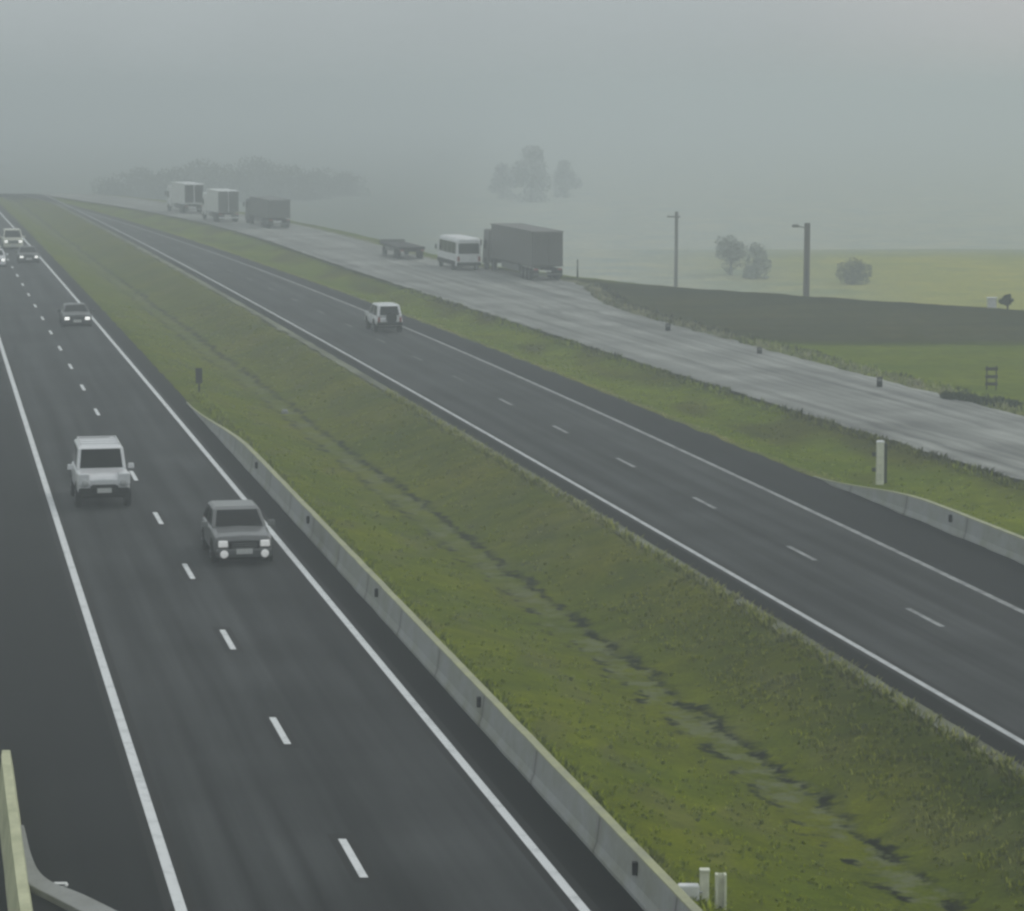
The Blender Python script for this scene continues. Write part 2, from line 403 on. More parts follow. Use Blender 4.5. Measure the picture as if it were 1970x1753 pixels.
vd.inputs[1].default_value = Vector((.30, 1.0, .10)).normalized()
gl = N(nt, 'ShaderNodeMapRange'); gl.interpolation_type = 'SMOOTHSTEP'; gl.inputs['From Min'].default_value = .968; gl.inputs['From Max'].default_value = 1.0
gl.inputs['To Min'].default_value = 0; gl.inputs['To Max'].default_value = .65
nt.links.new(vd.outputs['Value'], gl.inputs['Value'])
cn = N(nt, 'ShaderNodeTexNoise'); cn.inputs['Scale'].default_value = 14; cn.inputs['Detail'].default_value = 4
nt.links.new(tc.outputs['Generated'], cn.inputs['Vector'])
cm_ = N(nt, 'ShaderNodeMapRange'); cm_.inputs['To Min'].default_value = .93; cm_.inputs['To Max'].default_value = 1.07; nt.links.new(cn.outputs['Fac'], cm_.inputs['Value'])
cc = N(nt, 'ShaderNodeMix', data_type='RGBA', blend_type='MULTIPLY'); cc.inputs['Factor'].default_value = 1
nt.links.new(sc10.outputs['Result'], cc.inputs['A']); nt.links.new(cm_.outputs['Result'], cc.inputs['B'])
wm = N(nt, 'ShaderNodeMix', data_type='RGBA'); wm.inputs['B'].default_value = (6.4, 6.1, 6.05, 1)
nt.links.new(gl.outputs['Result'], wm.inputs['Factor']); nt.links.new(cc.outputs['Result'], wm.inputs['A'])
mx = N(nt, 'ShaderNodeMix', data_type='RGBA'); mx.inputs['Factor'].default_value = .88
nt.links.new(hs.outputs['Color'], mx.inputs['A']); nt.links.new(wm.outputs['Result'], mx.inputs['B'])
nt.links.new(mx.outputs['Result'], bg.inputs['Color']); bg.inputs['Strength'].default_value = .1

sun = bpy.data.lights.new('sun', 'SUN'); sun.energy = .7; sun.angle = R(25); sun.color = (1, .97, .92)
so = bpy.data.objects.new('sun', sun); COL.objects.link(so)
dv = Vector((math.sin(R(SUN_AZ)) * math.cos(R(SUN_EL)), math.cos(R(SUN_AZ)) * math.cos(R(SUN_EL)), math.sin(R(SUN_EL))))
so.rotation_euler = dv.to_track_quat('Z', 'Y').to_euler(); so.location = (60, 60, 60)

hz = MB().box(0, 2900, 5.0, 9200, 6400, 32.0).build('haze', None); tag(hz, kind='stuff')
tag(hz, 'thin pale grey fog lying over the whole road corridor and fields', 'haze')
hm = bpy.data.materials.new('haze_air'); hm.use_nodes = True; hnt = hm.node_tree
hnt.nodes.remove(hnt.nodes['Principled BSDF'])
pv = N(hnt, 'ShaderNodeVolumePrincipled'); pv.inputs['Color'].default_value = (.76, .82, .85, 1)
pv.inputs['Density'].default_value = 1 / 440.0; pv.inputs['Anisotropy'].default_value = .1
hnt.links.new(pv.outputs['Volume'], hnt.nodes['Material Output'].inputs['Volume'])
hz.data.materials.append(hm)

# ------------------------------------------------------------------ ground sheet
def build_ground():
    xs = np.concatenate([-np.geomspace(4000, 92, 22)[:-1], np.arange(-92, -34, .45), np.arange(-34, 34, .27), np.arange(34, 46, .5), np.geomspace(46, 4000, 46)])
    ys = np.concatenate([np.linspace(-250, 40, 9)[:-1], np.arange(40, 150, .5), np.arange(150, 300, 1.0), np.arange(300, 480, 2.5), np.arange(480, 720, 10.0), np.geomspace(720, 5600, 34)])
    X, Y = np.meshgrid(xs, ys)
    Hh = ground_h(X, Y)
    # zones: base colours of the crops and verges, with fog painted into the far ground
    l4 = L4(Y); d = DI(Y); r0 = R0(Y); r4 = R4(Y); t1 = T1(Y); t2 = T2(Y)
    nx = np.zeros_like(X); n2 = np.zeros_like(X)
    near = (Y < 480) & (Y > 38) & (X > -95) & (X < 200)
    idx = np.argwhere(near)
    for i, j in idx:
        x, y = X[i, j], Y[i, j]
        nx[i, j] = mnoise.noise((x * .35, y * .10, 3.1)); n2[i, j] = mnoise.noise((x * 1.1, y * .42, 9.7))
    c = np.empty(X.shape + (3,)); c[:] = (.07, .088, .018)
    def put(mask, col): 
        mk = np.clip(mask, 0, 1)[..., None]; c[:] = c * (1 - mk) + np.array(col) * mk
    med = ((X > l4) & (X < r0)).astype(float)
    put(med, (.094, .116, .004))
    # left bank of the median is a livelier green, the right bank duller
    put(med * sm((d - 0.8 - X) / 2.0) * .8, (.098, .126, .001))
    put(med * sm((X - d - .6) / 2.5) * .75, (.090, .102, .012))
    # lush dark growth on the near right bank
    lush = med * sm((X - d - 1.8) / 2.0) * sm((r0 - .35 - X) / .6) * sm((90 - Y) / 18.0) * (.85 + .6 * nx)
    put(lush, (.028, .044, .001))
    ditch = np.where(med > 0, X - d, 50.0)
    put(med * np.clip(n2 * nx * 5, 0, .5), (.10, .11, .04))
    # pale dry grass along the right carriageway's near edge and on the outer verge
    put(((X > r0 - .55) & (X < r0 + .3)).astype(float) * (.65 + .6 * n2), (.14, .15, .07))
    ver = ((X > r4 - .2) & (X < t1 + .1)).astype(float)
    put(ver, (.105, .140, .004))
    put(ver * np.exp(-((X - r4 - .35) / .4) ** 2) * (.7 + .6 * n2), (.17, .175, .07))
    put(ver * np.clip(.2 + 2.0 * nx, 0, .8) * sm((X - r4 - 1.2) / 2), (.062, .066, .010))
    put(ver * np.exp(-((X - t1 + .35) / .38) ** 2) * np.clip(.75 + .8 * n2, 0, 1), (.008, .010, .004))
    # right-hand fields
    out = (X > t2).astype(float); k = X - t2
    put(out, (.105, .142, .006))
    band = sm((Y - 181 + 1.5 * nx) / 3.0) * sm((crest(X) + 10 - Y) / 6.0)
    put(out * band, (.044, .050, .020)); put(out * band * np.clip(.2 + 1.6 * n2 + .8 * nx, 0, .8), (.062, .062, .026)); put(out * band * np.clip(.5 * np.sin(Y * 1.1 + .6 * nx) + .8 * n2, 0, .5), (.026, .030, .012))
    put(out * np.exp(-((Y - 181.5) / 1.5) ** 2) * .8, (.022, .034, .004))
    put(out * np.exp(-((Y - crest(X) + 3) / 5.0) ** 2) * .7, (.018, .024, .006))
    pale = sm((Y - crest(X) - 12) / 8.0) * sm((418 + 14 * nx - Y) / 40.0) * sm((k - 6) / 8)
    put(out * pale * (.10 + .90 * sm((X - 6) / 46.0)), (.29, .30, .055))  # crop colour fades out leftwards, imitating the fog
    put(out * sm((Y - crest(X) - 12) / 8.0) * sm((k - 6) / 8) * (1 - .999 * sm((X - 6) / 46.0) * sm((424 - Y) / 40.0)), (.36, .39, .38)); put(out * sm((Y - 300) / 60.0) * sm((10 - X) / 40.0) * sm((k - 4) / 8), (.13, .15, .13))  # mist-pale far ground: haze painted into its colour, less so on the left
    put(out * np.exp(-((k - .6) / .5) ** 2) * (.7 + n2), (.17, .175, .11))
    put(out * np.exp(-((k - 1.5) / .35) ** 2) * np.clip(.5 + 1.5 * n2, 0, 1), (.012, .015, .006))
    nyy, nxx = X.shape
    # rough turf
    amp = np.where((med + ver + out) > 0, 1.0, 0.0) * near
    Hh = Hh + amp * (.05 * n2 + .07 * nx) * np.clip((Y - 20) / 20, 0, 1)
    me = bpy.data.meshes.new('ground')
    V = np.stack([X, Y, Hh], -1).reshape(-1, 3)
    ii = (np.arange(nyy - 1)[:, None] * nxx + np.arange(nxx - 1)[None]).ravel()
    Fq = np.stack([ii, ii + 1, ii + nxx + 1, ii + nxx], -1)
    me.vertices.add(len(V)); me.vertices.foreach_set('co', V.ravel())
    me.loops.add(Fq.size); me.loops.foreach_set('vertex_index', Fq.ravel())
    me.polygons.add(len(Fq)); me.polygons.foreach_set('loop_start', np.arange(0, Fq.size, 4)); me.polygons.foreach_set('loop_total', np.full(len(Fq), 4))
    me.polygons.foreach_set('use_smooth', np.ones(len(Fq), bool))
    me.update(calc_edges=True)
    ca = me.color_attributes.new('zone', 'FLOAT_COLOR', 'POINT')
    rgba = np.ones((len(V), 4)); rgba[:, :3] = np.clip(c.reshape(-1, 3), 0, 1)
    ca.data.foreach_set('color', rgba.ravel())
    da = me.attributes.new('ditch', 'FLOAT', 'POINT'); da.data.foreach_set('value', ditch.ravel())
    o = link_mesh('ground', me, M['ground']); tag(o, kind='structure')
    return xs, ys, Hh, c
GX, GY, GH, GC = build_ground()

def sample(x, y):
    j = np.clip(np.searchsorted(GX, x) - 1, 0, len(GX) - 2); i = np.clip(np.searchsorted(GY, y) - 1, 0, len(GY) - 2)
    a = (x - GX[j]) / (GX[j + 1] - GX[j]); b = (y - GY[i]) / (GY[i + 1] - GY[i])
    hh = GH[i, j] * (1 - a) * (1 - b) + GH[i, j + 1] * a * (1 - b) + GH[i + 1, j] * (1 - a) * b + GH[i + 1, j + 1] * a * b
    return hh, GC[i, j]

# ------------------------------------------------------------------ roads as sheets
YS = np.concatenate([np.linspace(-60, 40, 6)[:-1], np.arange(40, 330, 2.0), np.arange(330, 701, 10.0)])
def strip(name, a, b, z, mat, ys=YS, wob=(0, 0), seed=0.0, across=1):
    vs = []; uv = []
    for y in ys:
        xa = float(a(y)) + wob[0] * mnoise.noise((y * .37, seed, 1)); xb = float(b(y)) + wob[1] * mnoise.noise((y * .41, seed, 5))
        for q in range(across + 1):
            t = q / across; vs.append((xa + (xb - xa) * t, float(y), z + float(dip(y)))); uv.append(((xb - xa) * t, float(y)))
    n = across + 1; fs = []
    for i in range(len(ys) - 1):
        for q in range(across): fs.append((i * n + q, i * n + q + 1, (i + 1) * n + q + 1, (i + 1) * n + q))
    me = bpy.data.meshes.new(name); me.from_pydata(vs, [], fs); me.update()
    ul = me.uv_layers.new(name='UVMap')
    for lp in me.loops: ul.data[lp.index].uv = uv[lp.vertex_index]
    o = link_mesh(name, me, mat); tag(o, kind='structure'); return o

fine = np.concatenate([np.linspace(-60, 40, 6)[:-1], np.arange(40, 330, .6), np.arange(330, 701, 10.0)])
strip('road', lambda y: L1(y) - .25, lambda y: L3(y) + .25, 0.0, M['road'])
strip('road_shoulder', lambda y: LW(y) - .6, lambda y: L1(y) - .25, 0.0, M['shoulder_l'])
strip('road_shoulder', lambda y: L3(y) + .25, lambda y: L4(y) + .25, 0.0, M['shoulder_dark'], fine, (0, .12), 2.0)
strip('road_edge', lambda y: R0(y) - .40, lambda y: R0(y) + .12, 0.05, M['edge'], fine, (.28, .10), 3.0)
strip('road_shoulder', lambda y: R0(y) + .10, lambda y: R1(y) - .15, 0.055, M['shoulder_dark'], fine, (.08, 0), 4.0)
strip('road', lambda y: R1(y) - .15, lambda y: R3(y) + .15, 0.055, M['road2'])
strip('road_shoulder', lambda y: R3(y) + .15, lambda y: R4(y), 0.055, M['shoulder_r'], fine, (0, .22), 6.0)
strip('service_road', lambda y: T1(y), lambda y: T2(y), 0.05, M['service'], fine, (.3, .45), 8.0)

def lines(name, fn, z, mat, spans, wd, edge=None):
    b = MB()
    for y0, y1, st in spans:
        ys = np.arange(y0, y1 + 1e-6, st) if y1 - y0 > st else np.array([y0, y1])
        for p, q in zip(ys[:-1], ys[1:]):
            for (o0, o1) in ([(-wd / 2, wd / 2)] if edge is None else [(-wd / 2 - edge, -wd / 2), (wd / 2, wd / 2 + edge)]):
                zp, zq = z + float(dip(p)), z + float(dip(q)); b.quad((fn(p) + o0, p, zp), (fn(p) + o1, p, zp), (fn(q) + o1, q, zq), (fn(q) + o0, q, zq))
        if edge is not None and y1 - y0 < 8:
            for (p, q) in ((y0 - edge * 2.5, y0), (y1, y1 + edge * 2.5)):
                hw = wd / 2 + edge
                b.quad((fn(p) - hw, p, z), (fn(p) + hw, p, z), (fn(q) + hw, q, z), (fn(q) - hw, q, z))
    o = b.build(name, mat, fix=False); tag(o, kind='structure'); return o
full = [(40, 440, 4.0), (440, 680, 10.0)]
dl = [(45.8 + 11.9 * k - 1.5, 45.8 + 11.9 * k + 1.5, 4) for k in range(-3, 30)]
dr = [(84.7 + 12.1 * k - 1.5, 84.7 + 12.1 * k + 1.5, 4) for k in range(-6, 6)]
drf = [(84.7 + 12.1 * k - 1.5, 84.7 + 12.1 * k + 1.5, 4) for k in range(6, 24)]
lines('road_markings', L1, .004, M['white_line'], full, .22)
lines('road_markings', L3, .004, M['white_line'], full, .20)
lines('road_markings', L2, .004, M['white_line'], dl, .165)
lines('road_marking_borders', L1, .004, M['line_border'], full, .22, .20)
lines('road_marking_borders', L3, .004, M['line_border'], full, .20, .20)
lines('road_marking_borders', L2, .004, M['line_border'], dl, .165, .17)
lines('road_markings', R1, .059, M['mid_line'], full, .18)
lines('road_marking_borders', R1, .059, M['line_border'], full, .18, .18)
lines('road_markings', R3, .059, M['worn_line'], full, .22)
lines('road_markings', R2, .059, M['worn_line'], dr, .17)
lines('road_markings', R2, .059, M['fade_line'], drf, .17)

# ------------------------------------------------------------------ grass tufts (stuff)
def build_grass():
    pts = []
    def scatter(n, lo, hi, y0, y1, hh, power=1.6):
        y = y0 + (y1 - y0) * rng.random(n) ** power
        a = lo(y); b = hi(y); x = a + (b - a) * rng.random(n)
        h, c = sample(x, y)
        for k in range(n):
            if abs(x[k] - DI(y[k])) > 1.0: pts.append((x[k], y[k], h[k], hh * (.55 + .8 * rng.random()), c[k]))
    scatter(5200, lambda y: L4(y) + .75, lambda y: R0(y) - .15, 48, 220, .065, 1.8)
    scatter(1500, lambda y: DI(y) + 1.6, lambda y: R0(y) - .1, 50, 92, .10)
    scatter(2200, lambda y: R0(y) - .55, lambda y: R0(y) + .0, 50, 150, .20)
    scatter(1500, lambda y: L4(y) + .75, lambda y: L4(y) + 1.3, 50, 150, .20)
    scatter(2200, lambda y: R4(y) + .1, lambda y: T1(y) - .1, 70, 230, .08)
    scatter(1400, lambda y: T1(y) - .9, lambda y: T1(y) - .05, 80, 230, .22)
    scatter(1500, lambda y: T2(y) + .2, lambda y: T2(y) + 2.0, 100, 235, .25)
    V = []; Fc = []; C = []
    for (x, y, z, hh, c) in pts:
        nb = 5
        for _ in range(nb):
            a = rng.random() * 6.283; r = rng.random() * .16; wd = .022 + .02 * rng.random(); l = hh * (.7 + .6 * rng.random()); lean = l * (.25 + .7 * rng.random())
            bx, by = x + r * math.cos(a), y + r * math.sin(a); ca, sa = math.cos(a), math.sin(a)
            k = len(V)
            V += [(bx - sa * wd, by + ca * wd, z - .03), (bx + sa * wd, by - ca * wd, z - .03),
                  (bx + sa * wd * .7 + ca * lean * .4, by - ca * wd * .7 + sa * lean * .4, z + l * .65), (bx - sa * wd * .7 + ca * lean * .4, by + ca * wd * .7 + sa * lean * .4, z + l * .65),
                  (bx + ca * lean, by + sa * lean, z + l)]
            Fc += [(k, k + 1, k + 2, k + 3), (k + 3, k + 2, k + 4)]
            C += [c] * 5
    me = bpy.data.meshes.new('grass'); me.from_pydata(V, [], Fc); me.update()
    ca = me.color_attributes.new('zone', 'FLOAT_COLOR', 'POINT')
    rgba = np.ones((len(V), 4)); rgba[:, :3] = np.array(C); ca.data.foreach_set('color', rgba.ravel())
    o = link_mesh('grass', me, M['grass'])
    tag(o, 'short rough green grass growing over the median and verges', 'grass', kind='stuff')
build_grass()

# ------------------------------------------------------------------ concrete barriers
def barrier(name, fn, y0, y1, side, label, refl, mat_body, mat_top, h=.78, taper=26.0, group=None):
    """fn: foot of the traffic face; side=+1 when the barrier lies to the right of its foot; slopes down to the ground at y1"""
    ys = np.arange(y0, y1 + .01, 1.5)
    c0 = (float(fn(y0)), y0, 0.0)
    root = empty(name, c0)
    rs, tp = [], []
    for y in ys:
        k = float(sm((y1 - y) / taper)) * .93 + .07
        hh = h * k; x = float(fn(y))
        wob = .03 * mnoise.noise((y * .5, side, 2))
        P = [(0, -.15), (0, .07), (.07 * k, .07 + .18 * k), (.13 * k, hh - .03), (.145 * k, hh), (.27 * k + .04, hh), (.285 * k + .04, hh - .05), (.40 * k + .05, .02), (.42 * k + .05, -.15)]
        rs.append([(x + side * (px + wob) - c0[0], y - y0, pz) for px, pz in P])
        xa, xb = (.140 * k), (.275 * k + .045)
        T = [(xa - .006, hh - .06 * k), (xa - .008, hh + .012), (xb + .008, hh + .012), (xb + .006, hh - .06 * k)]
        tp.append([(x + side * (px + wob) - c0[0], y - y0, pz) for px, pz in T])
    MB().rings(rs).build('barrier_wall', mat_body, root, bevel=.0)
    MB().rings(tp).build('coping', mat_top, root)
    for yr in refl:
        b = MB(); x = float(fn(yr)) + side * .105 - c0[0]
        b.box(x - side * .04, yr - y0 - .02, .54, .10, .16, .24)
        b.build('reflector', M['dark'], root, bevel=.01)
    tag(root, label, 'barrier', group)
    return root
dots = [gp(510, 895, .54), gp(603, 1000, .54), gp(737, 1140, .54), gp(925, 1350, .54), gp(1225, 1670, .54)]
barrier('concrete_barrier', lambda y: L4(y) + .10, 46.0, 145.0, 1, 'long grey concrete barrier between the left carriageway and the grass median, with dark reflectors', [q[1] for q in dots], M['barrier'], M['lichen'], group=None)
barrier('concrete_barrier', lambda y: R4(y) + .05, 70.0, 117.5, 1, 'grey concrete barrier beyond the right carriageway starting at the cream post', [101.5], M['barrier'], M['lichen'], taper=14)
barrier('concrete_barrier', lambda y: LW(y), 40.0, 67.5, -1, 'cream concrete barrier end at the bottom left corner beside the left shoulder', [], M['cream'], M['cream'], h=.95, taper=5)

# kerb curving away from the cream barrier
def kerb():
    px = [(36, 1590), (42, 1640), (55, 1682), (80, 1704), (120, 1720), (165, 1742), (230, 1775), (330, 1835)]
    P = [Vector((*gp(a, b, .1), 0)) for a, b in px]
    # smooth by subdivision
    for _ in range(2):
        Q = [P[0]]
        for a, b in zip(P[:-1], P[1:]): Q += [a * .75 + b * .25, a * .25 + b * .75]
        P = Q + [P[-1]]
    c0 = P[0]; rs = []
    for i, p in enumerate(P):
        t = (P[min(i + 1, len(P) - 1)] - P[max(i - 1, 0)]).normalized(); n = Vector((-t.y, t.x, 0))
        wd = .10 + .18 * min(1, i / (len(P) * .6))
        a = p - c0 + n * wd; b = p - c0 - n * wd
        rs.append([(a.x, a.y, -.05), (a.x, a.y, .13), (b.x, b.y, .13), (b.x, b.y, -.05)])
    root = MB().rings(rs).build('kerb', M['kerb'], None, bevel=.02); root.location = c0
    tag(root, 'pale concrete kerb curving out from the cream barrier onto the left shoulder', 'kerb')
kerb()

# small white raised stud near the kerb
x, y = gp(116, 1704)
st = empty('road_stud', (x, y, 0))
MB().box(0, 0, .03, .30, .16, .06, .8, .7).build('stud_body', M['white_steel'], st, bevel=.012)
MB().box(0, -.075, .032, .2, .012, .025).build('reflector', M['chrome'], st)
tag(st, 'small white stud lying on the left shoulder just above the curved kerb', 'road stud')

# ------------------------------------------------------------------ posts
x, y = 3.72, 54.4
pp = empty('guardrail_post', (x, y, -.40))
MB().box(-.13, 0, .48, .17, .16, 1.06).box(-.13, -.02, 1.03, .19, .18, .05).build('post', M['cream_steel'], pp, bevel=.012)
b = MB(); b.box(.10, .06, .45, .05, .18, .98).box(.18, .10, .45, .115, .03, .98); b.box(.26, .06, .45, .045, .18, .98)
b.build('post', M['cream_steel'], pp, bevel=.008)
MB().box(-.43, -.06, .62, .40, .22, .30).build('connector_box', M['white_steel'], pp, bevel=.03)
MB().tube((-.72, -.06, .62), (-.17, -.06, .62), .03).build('bolt_bar', M['chrome'], pp)
tag(pp, 'paired cream steel posts and white box at the near end of the median barrier', 'post')

x, y = gp(1690, 931)
gpst = empty('marker_post', (x + .05, y, 0))
MB().box(0, 0, .80, .30, .26, 1.66, .92, .92).build('post', M['cream_steel'], gpst, bevel=.03)
MB().box(0, 0, 1.655, .34, .30, .07, .7, .7).build('cap', M['white_steel'], gpst, bevel=.02)
MB().box(.22, .08, .80, .12, .10, 1.56).build('dark_strip', M['darkgreen'], gpst, bevel=.01)  # dark strip added for the shadow-like band beside the post
for zz in (.55, 1.15): MB().box(-.23, .05, zz, .16, .05, .16).build('bracket', M['darkgreen'], gpst, bevel=.01)
tag(gpst, 'thick cream post with a pale cap standing at the start of the right concrete barrier', 'post')

x, y = gp(383, 750, 0)
mk = empty('hazard_marker', (x, y, 0))
MB().box(0, 0, .72, .34, .05, .78).build('panel', M['dark'], mk, bevel=.03)
MB().box(0, .05, .45, .08, .06, 1.1).build('post', M['dark'], mk)
tag(mk, 'dark upright marker panel on the grass just past the far end of the median barrier', 'marker')

def delineator(px, py, hh, wd, label):
    x, y = gp(px, py)
    d = empty('delineator_post', (x, y, .0))
    MB().box(0, 0, hh / 2 - .05, wd, .12, hh + .1, .9, .9).build('post', M['dark'], d, bevel=.02)
    MB().box(0, -.062, hh * .75, wd * .6, .015, hh * .22).build('reflector', M['chrome'], d)
    tag(d, label, 'marker post', 'dark marker posts along the service road')
delineator(1285, 638, .5, .34, 'squat dark marker post on the service road edge, farthest from the cream post')
delineator(1461, 682, .42, .3, 'short dark marker post midway along the outer edge of the service road')
delineator(1692, 746, .55, .3, 'dark marker post on the service road edge right above the cream post')

x, y = gp(548, 793, -1.0); h, _ = sample(np.array([x]), np.array([y]))
dr_ = empty('drain_inlet', (x, y, float(h[0])))
MB().box(0, 0, .05, .34, .30, .26, .8, .8).build('drain_block', M['kerb'], dr_, bevel=.03)
MB().box(0, 0, .185, .22, .18, .02).build('grate', M['chrome'], dr_)
tag(dr_, 'small white drain block in the ditch of the grass median', 'drain')

# striped rail rack in the right field
x, y = gp(1907, 748)
rk = empty('wooden_hurdle', (x, y, 0))
for sx in (-.24, .24): MB().box(sx, 0, .55, .06, .06, 1.25).build('upright', M['dark_wood'], rk)
for zz in (.25, .62, 1.02): MB().box(0, -.035, zz, .64, .05, .16).build('rail', M['dark_wood'], rk, bevel=.01)
tag(rk, 'small dark three-railed wooden hurdle standing in the green field on the right', 'hurdle')

# white cabinet at the crest
x, y = gp(1908, 588, .3); h, _ = sample(np.array([x]), np.array([y]))
cb = empty('roadside_cabinet', (x, y, float(h[0])))
MB().box(0, 0, .32, .62, .5, .70).build('cabinet_body', M['cream_steel'], cb, bevel=.02)
MB().box(0, 0, .70, .72, .6, .07).build('cabinet_roof', M['white_steel'], cb, bevel=.015)
MB().box(0, -.256, .33, .5, .012, .56).build('cabinet_door', M['white_steel'], cb)
tag(cb, 'small pale cabinet on the field crest beside a dark round shrub', 'cabinet')

# ------------------------------------------------------------------ foliage
def leaf_cloud(blobs, n, size, jitter=.35):
    V = []; Fc = []
    tot = sum(b[3] ** 2 for b in blobs)
    for (bx, by, bz, br) in blobs:
        for _ in range(max(4, int(n * br * br / tot))):
            d = rng.normal(size=3); d /= np.linalg.norm(d) + 1e-9
            r = br * (1 - jitter * rng.random() ** 1.5) * (1 + .18 * rng.normal() * .5)
            c = np.array((bx, by, bz)) + d * r * np.array((1, 1, .85))
            u = rng.normal(size=3); u /= np.linalg.norm(u); v = np.cross(u, d + .6 * rng.normal(size=3)); v /= np.linalg.norm(v) + 1e-9
            s = size * (.6 + .8 * rng.random()); k = len(V)
            V += [tuple(c - u * s), tuple(c - v * s * .55), tuple(c + u * s), tuple(c + v * s * .55)]; Fc.append((k, k + 1, k + 2, k + 3))
    me = bpy.data.meshes.new('crown'); me.from_pydata(V, [], Fc); me.update(); return me

def make_tree(h, wd, n=1500, leaf=.16, trunk=True, seed=1, low=.25):
    rr = random.Random(seed)
    blobs = []
    for k in range(11):
        a = rr.random() * 6.28; t = rr.random(); z = h * (low + (0.92 - low) * t)
        rad = wd * .5 * (1 - abs(t - .4) * .9) * .75 * rr.random() ** .5
        blobs.append((rad * math.cos(a), rad * math.sin(a), z, wd * (.13 + .13 * rr.random()) * (1.1 - .4 * t)))
    blobs.append((0, 0, h * .6, wd * .26)); blobs.append((0, 0, h * .86, wd * .16))
    cm = leaf_cloud(blobs, n, leaf)
    tb = MB(); tb.tube((0, 0, -.6), (0.02 * h, 0, h * .45), wd * .035 + .06, wd * .02 + .03, 8); tb.tube((.02 * h, 0, h * .45), (0, .01 * h, h * .85), wd * .02 + .03, .02, 7)
    for k in range(6):
        bx, by, bz, br = blobs[k]; tb.tube((.015 * h, 0, h * (.25 + .04 * k)), (bx * .9, by * .9, bz), .05 + wd * .008, .015, 6)
    return cm, tb.mesh('trunk')

def plant_tree(meshes, x, y, z, rz, label, cat='tree', group=None, sc=1.0, name='tree', lm='leaf'):
    t = empty(name, (x, y, z), rz); t.scale = (sc, sc, sc)
    for nm, me, mt in (('crown', meshes[0], M[lm]), ('trunk', meshes[1], M['bark'] if lm in ('leaf', 'hedge') else M['bark_fogged'])):
        o = bpy.data.objects.new(nm, me); COL.objects.link(o); o.parent = t
        if not me.materials: me.materials.append(mt)
    tag(t, label, cat, group); return t

def gz(x, y):
    h, _ = sample(np.array([float(x)]), np.array([float(y)])); return float(h[0])

def at_depth(px, d):   # x for a pixel column at depth d
    return (px - W0 / 2) / F * d

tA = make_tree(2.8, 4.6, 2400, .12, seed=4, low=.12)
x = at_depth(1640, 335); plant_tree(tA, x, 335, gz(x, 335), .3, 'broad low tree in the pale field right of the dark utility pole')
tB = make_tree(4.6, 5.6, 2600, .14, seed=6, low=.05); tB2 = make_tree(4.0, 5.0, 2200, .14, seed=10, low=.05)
x = at_depth(1405, 352); plant_tree(tB, x, 352, gz(x, 352), 1.0, 'taller hazy tree between the two utility poles', group='hazy trees between the poles', lm='leaf_hazed')
x = at_depth(1455, 345); plant_tree(tB2, x, 345, gz(x, 345), 2.0, 'shorter hazy tree between the two utility poles', group='hazy trees between the poles', lm='leaf_hazed')
tC = make_tree(10.5, 11, 3600, .30, seed=12, low=.0)
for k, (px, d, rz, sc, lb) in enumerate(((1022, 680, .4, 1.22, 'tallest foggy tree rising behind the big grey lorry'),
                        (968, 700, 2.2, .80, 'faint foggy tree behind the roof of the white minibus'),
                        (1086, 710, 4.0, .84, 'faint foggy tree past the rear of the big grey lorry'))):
    x = at_depth(px, d); plant_tree(tC, x, d, gz(x, d), rz, lb, group='foggy trees behind the grey lorry', sc=sc, lm='leaf_fogged')
tD = make_tree(7.6, 17, 3600, .32, seed=22, low=.0)
for k, (px, d, sc) in enumerate(((215, 650, .80), (270, 690, .95), (322, 660, 1.0), (385, 700, 1.12), (440, 680, 1.05), (500, 720, 1.15), (556, 690, 1.0), (610, 700, .9), (668, 720, .75))):
    x = at_depth(px, d)
    plant_tree(tD, x, d, gz(x, d) - .8, 1.3 * k, 'dim foggy tree in the row of trees beyond the lorry queue', group='row of foggy trees beyond the lorry queue', sc=sc)
sh = make_tree(1.05, 1.2, 2600, .05, seed=33, low=.2)
x, y = gp(1938, 592, .3); plant_tree(sh, x, y, gz(x, y), 0, 'dark round shrub right beside the small pale cabinet', 'shrub', name='shrub', lm='hedge')
# low hedge at the right edge of the field
x0, y0 = gp(1815, 768); x1, y1 = gp(1962, 787)
n = 26; bl = []
hr = empty('hedge', ((x0 + x1) / 2, (y0 + y1) / 2, 0))
for k in range(n):
    t = k / (n - 1); bl.append(((x1 - x0) * (t - .5) + .1 * rng.normal(), (y1 - y0) * (t - .5) + .1 * rng.normal(), .20 + .05 * rng.normal(), .22 + .05 * rng.random()))
me = leaf_cloud(bl, 2600, .06); hc = link_mesh('foliage', me, M['hedge'], hr)
for k in range(0, n, 5): MB().tube((bl[k][0], bl[k][1], -.15), (bl[k][0] + .03, bl[k][1], .3), .02, .01, 5).build('stem', M['bark'], hr)
tag(hr, 'low dark green hedge at the near edge of the right field', 'hedge')

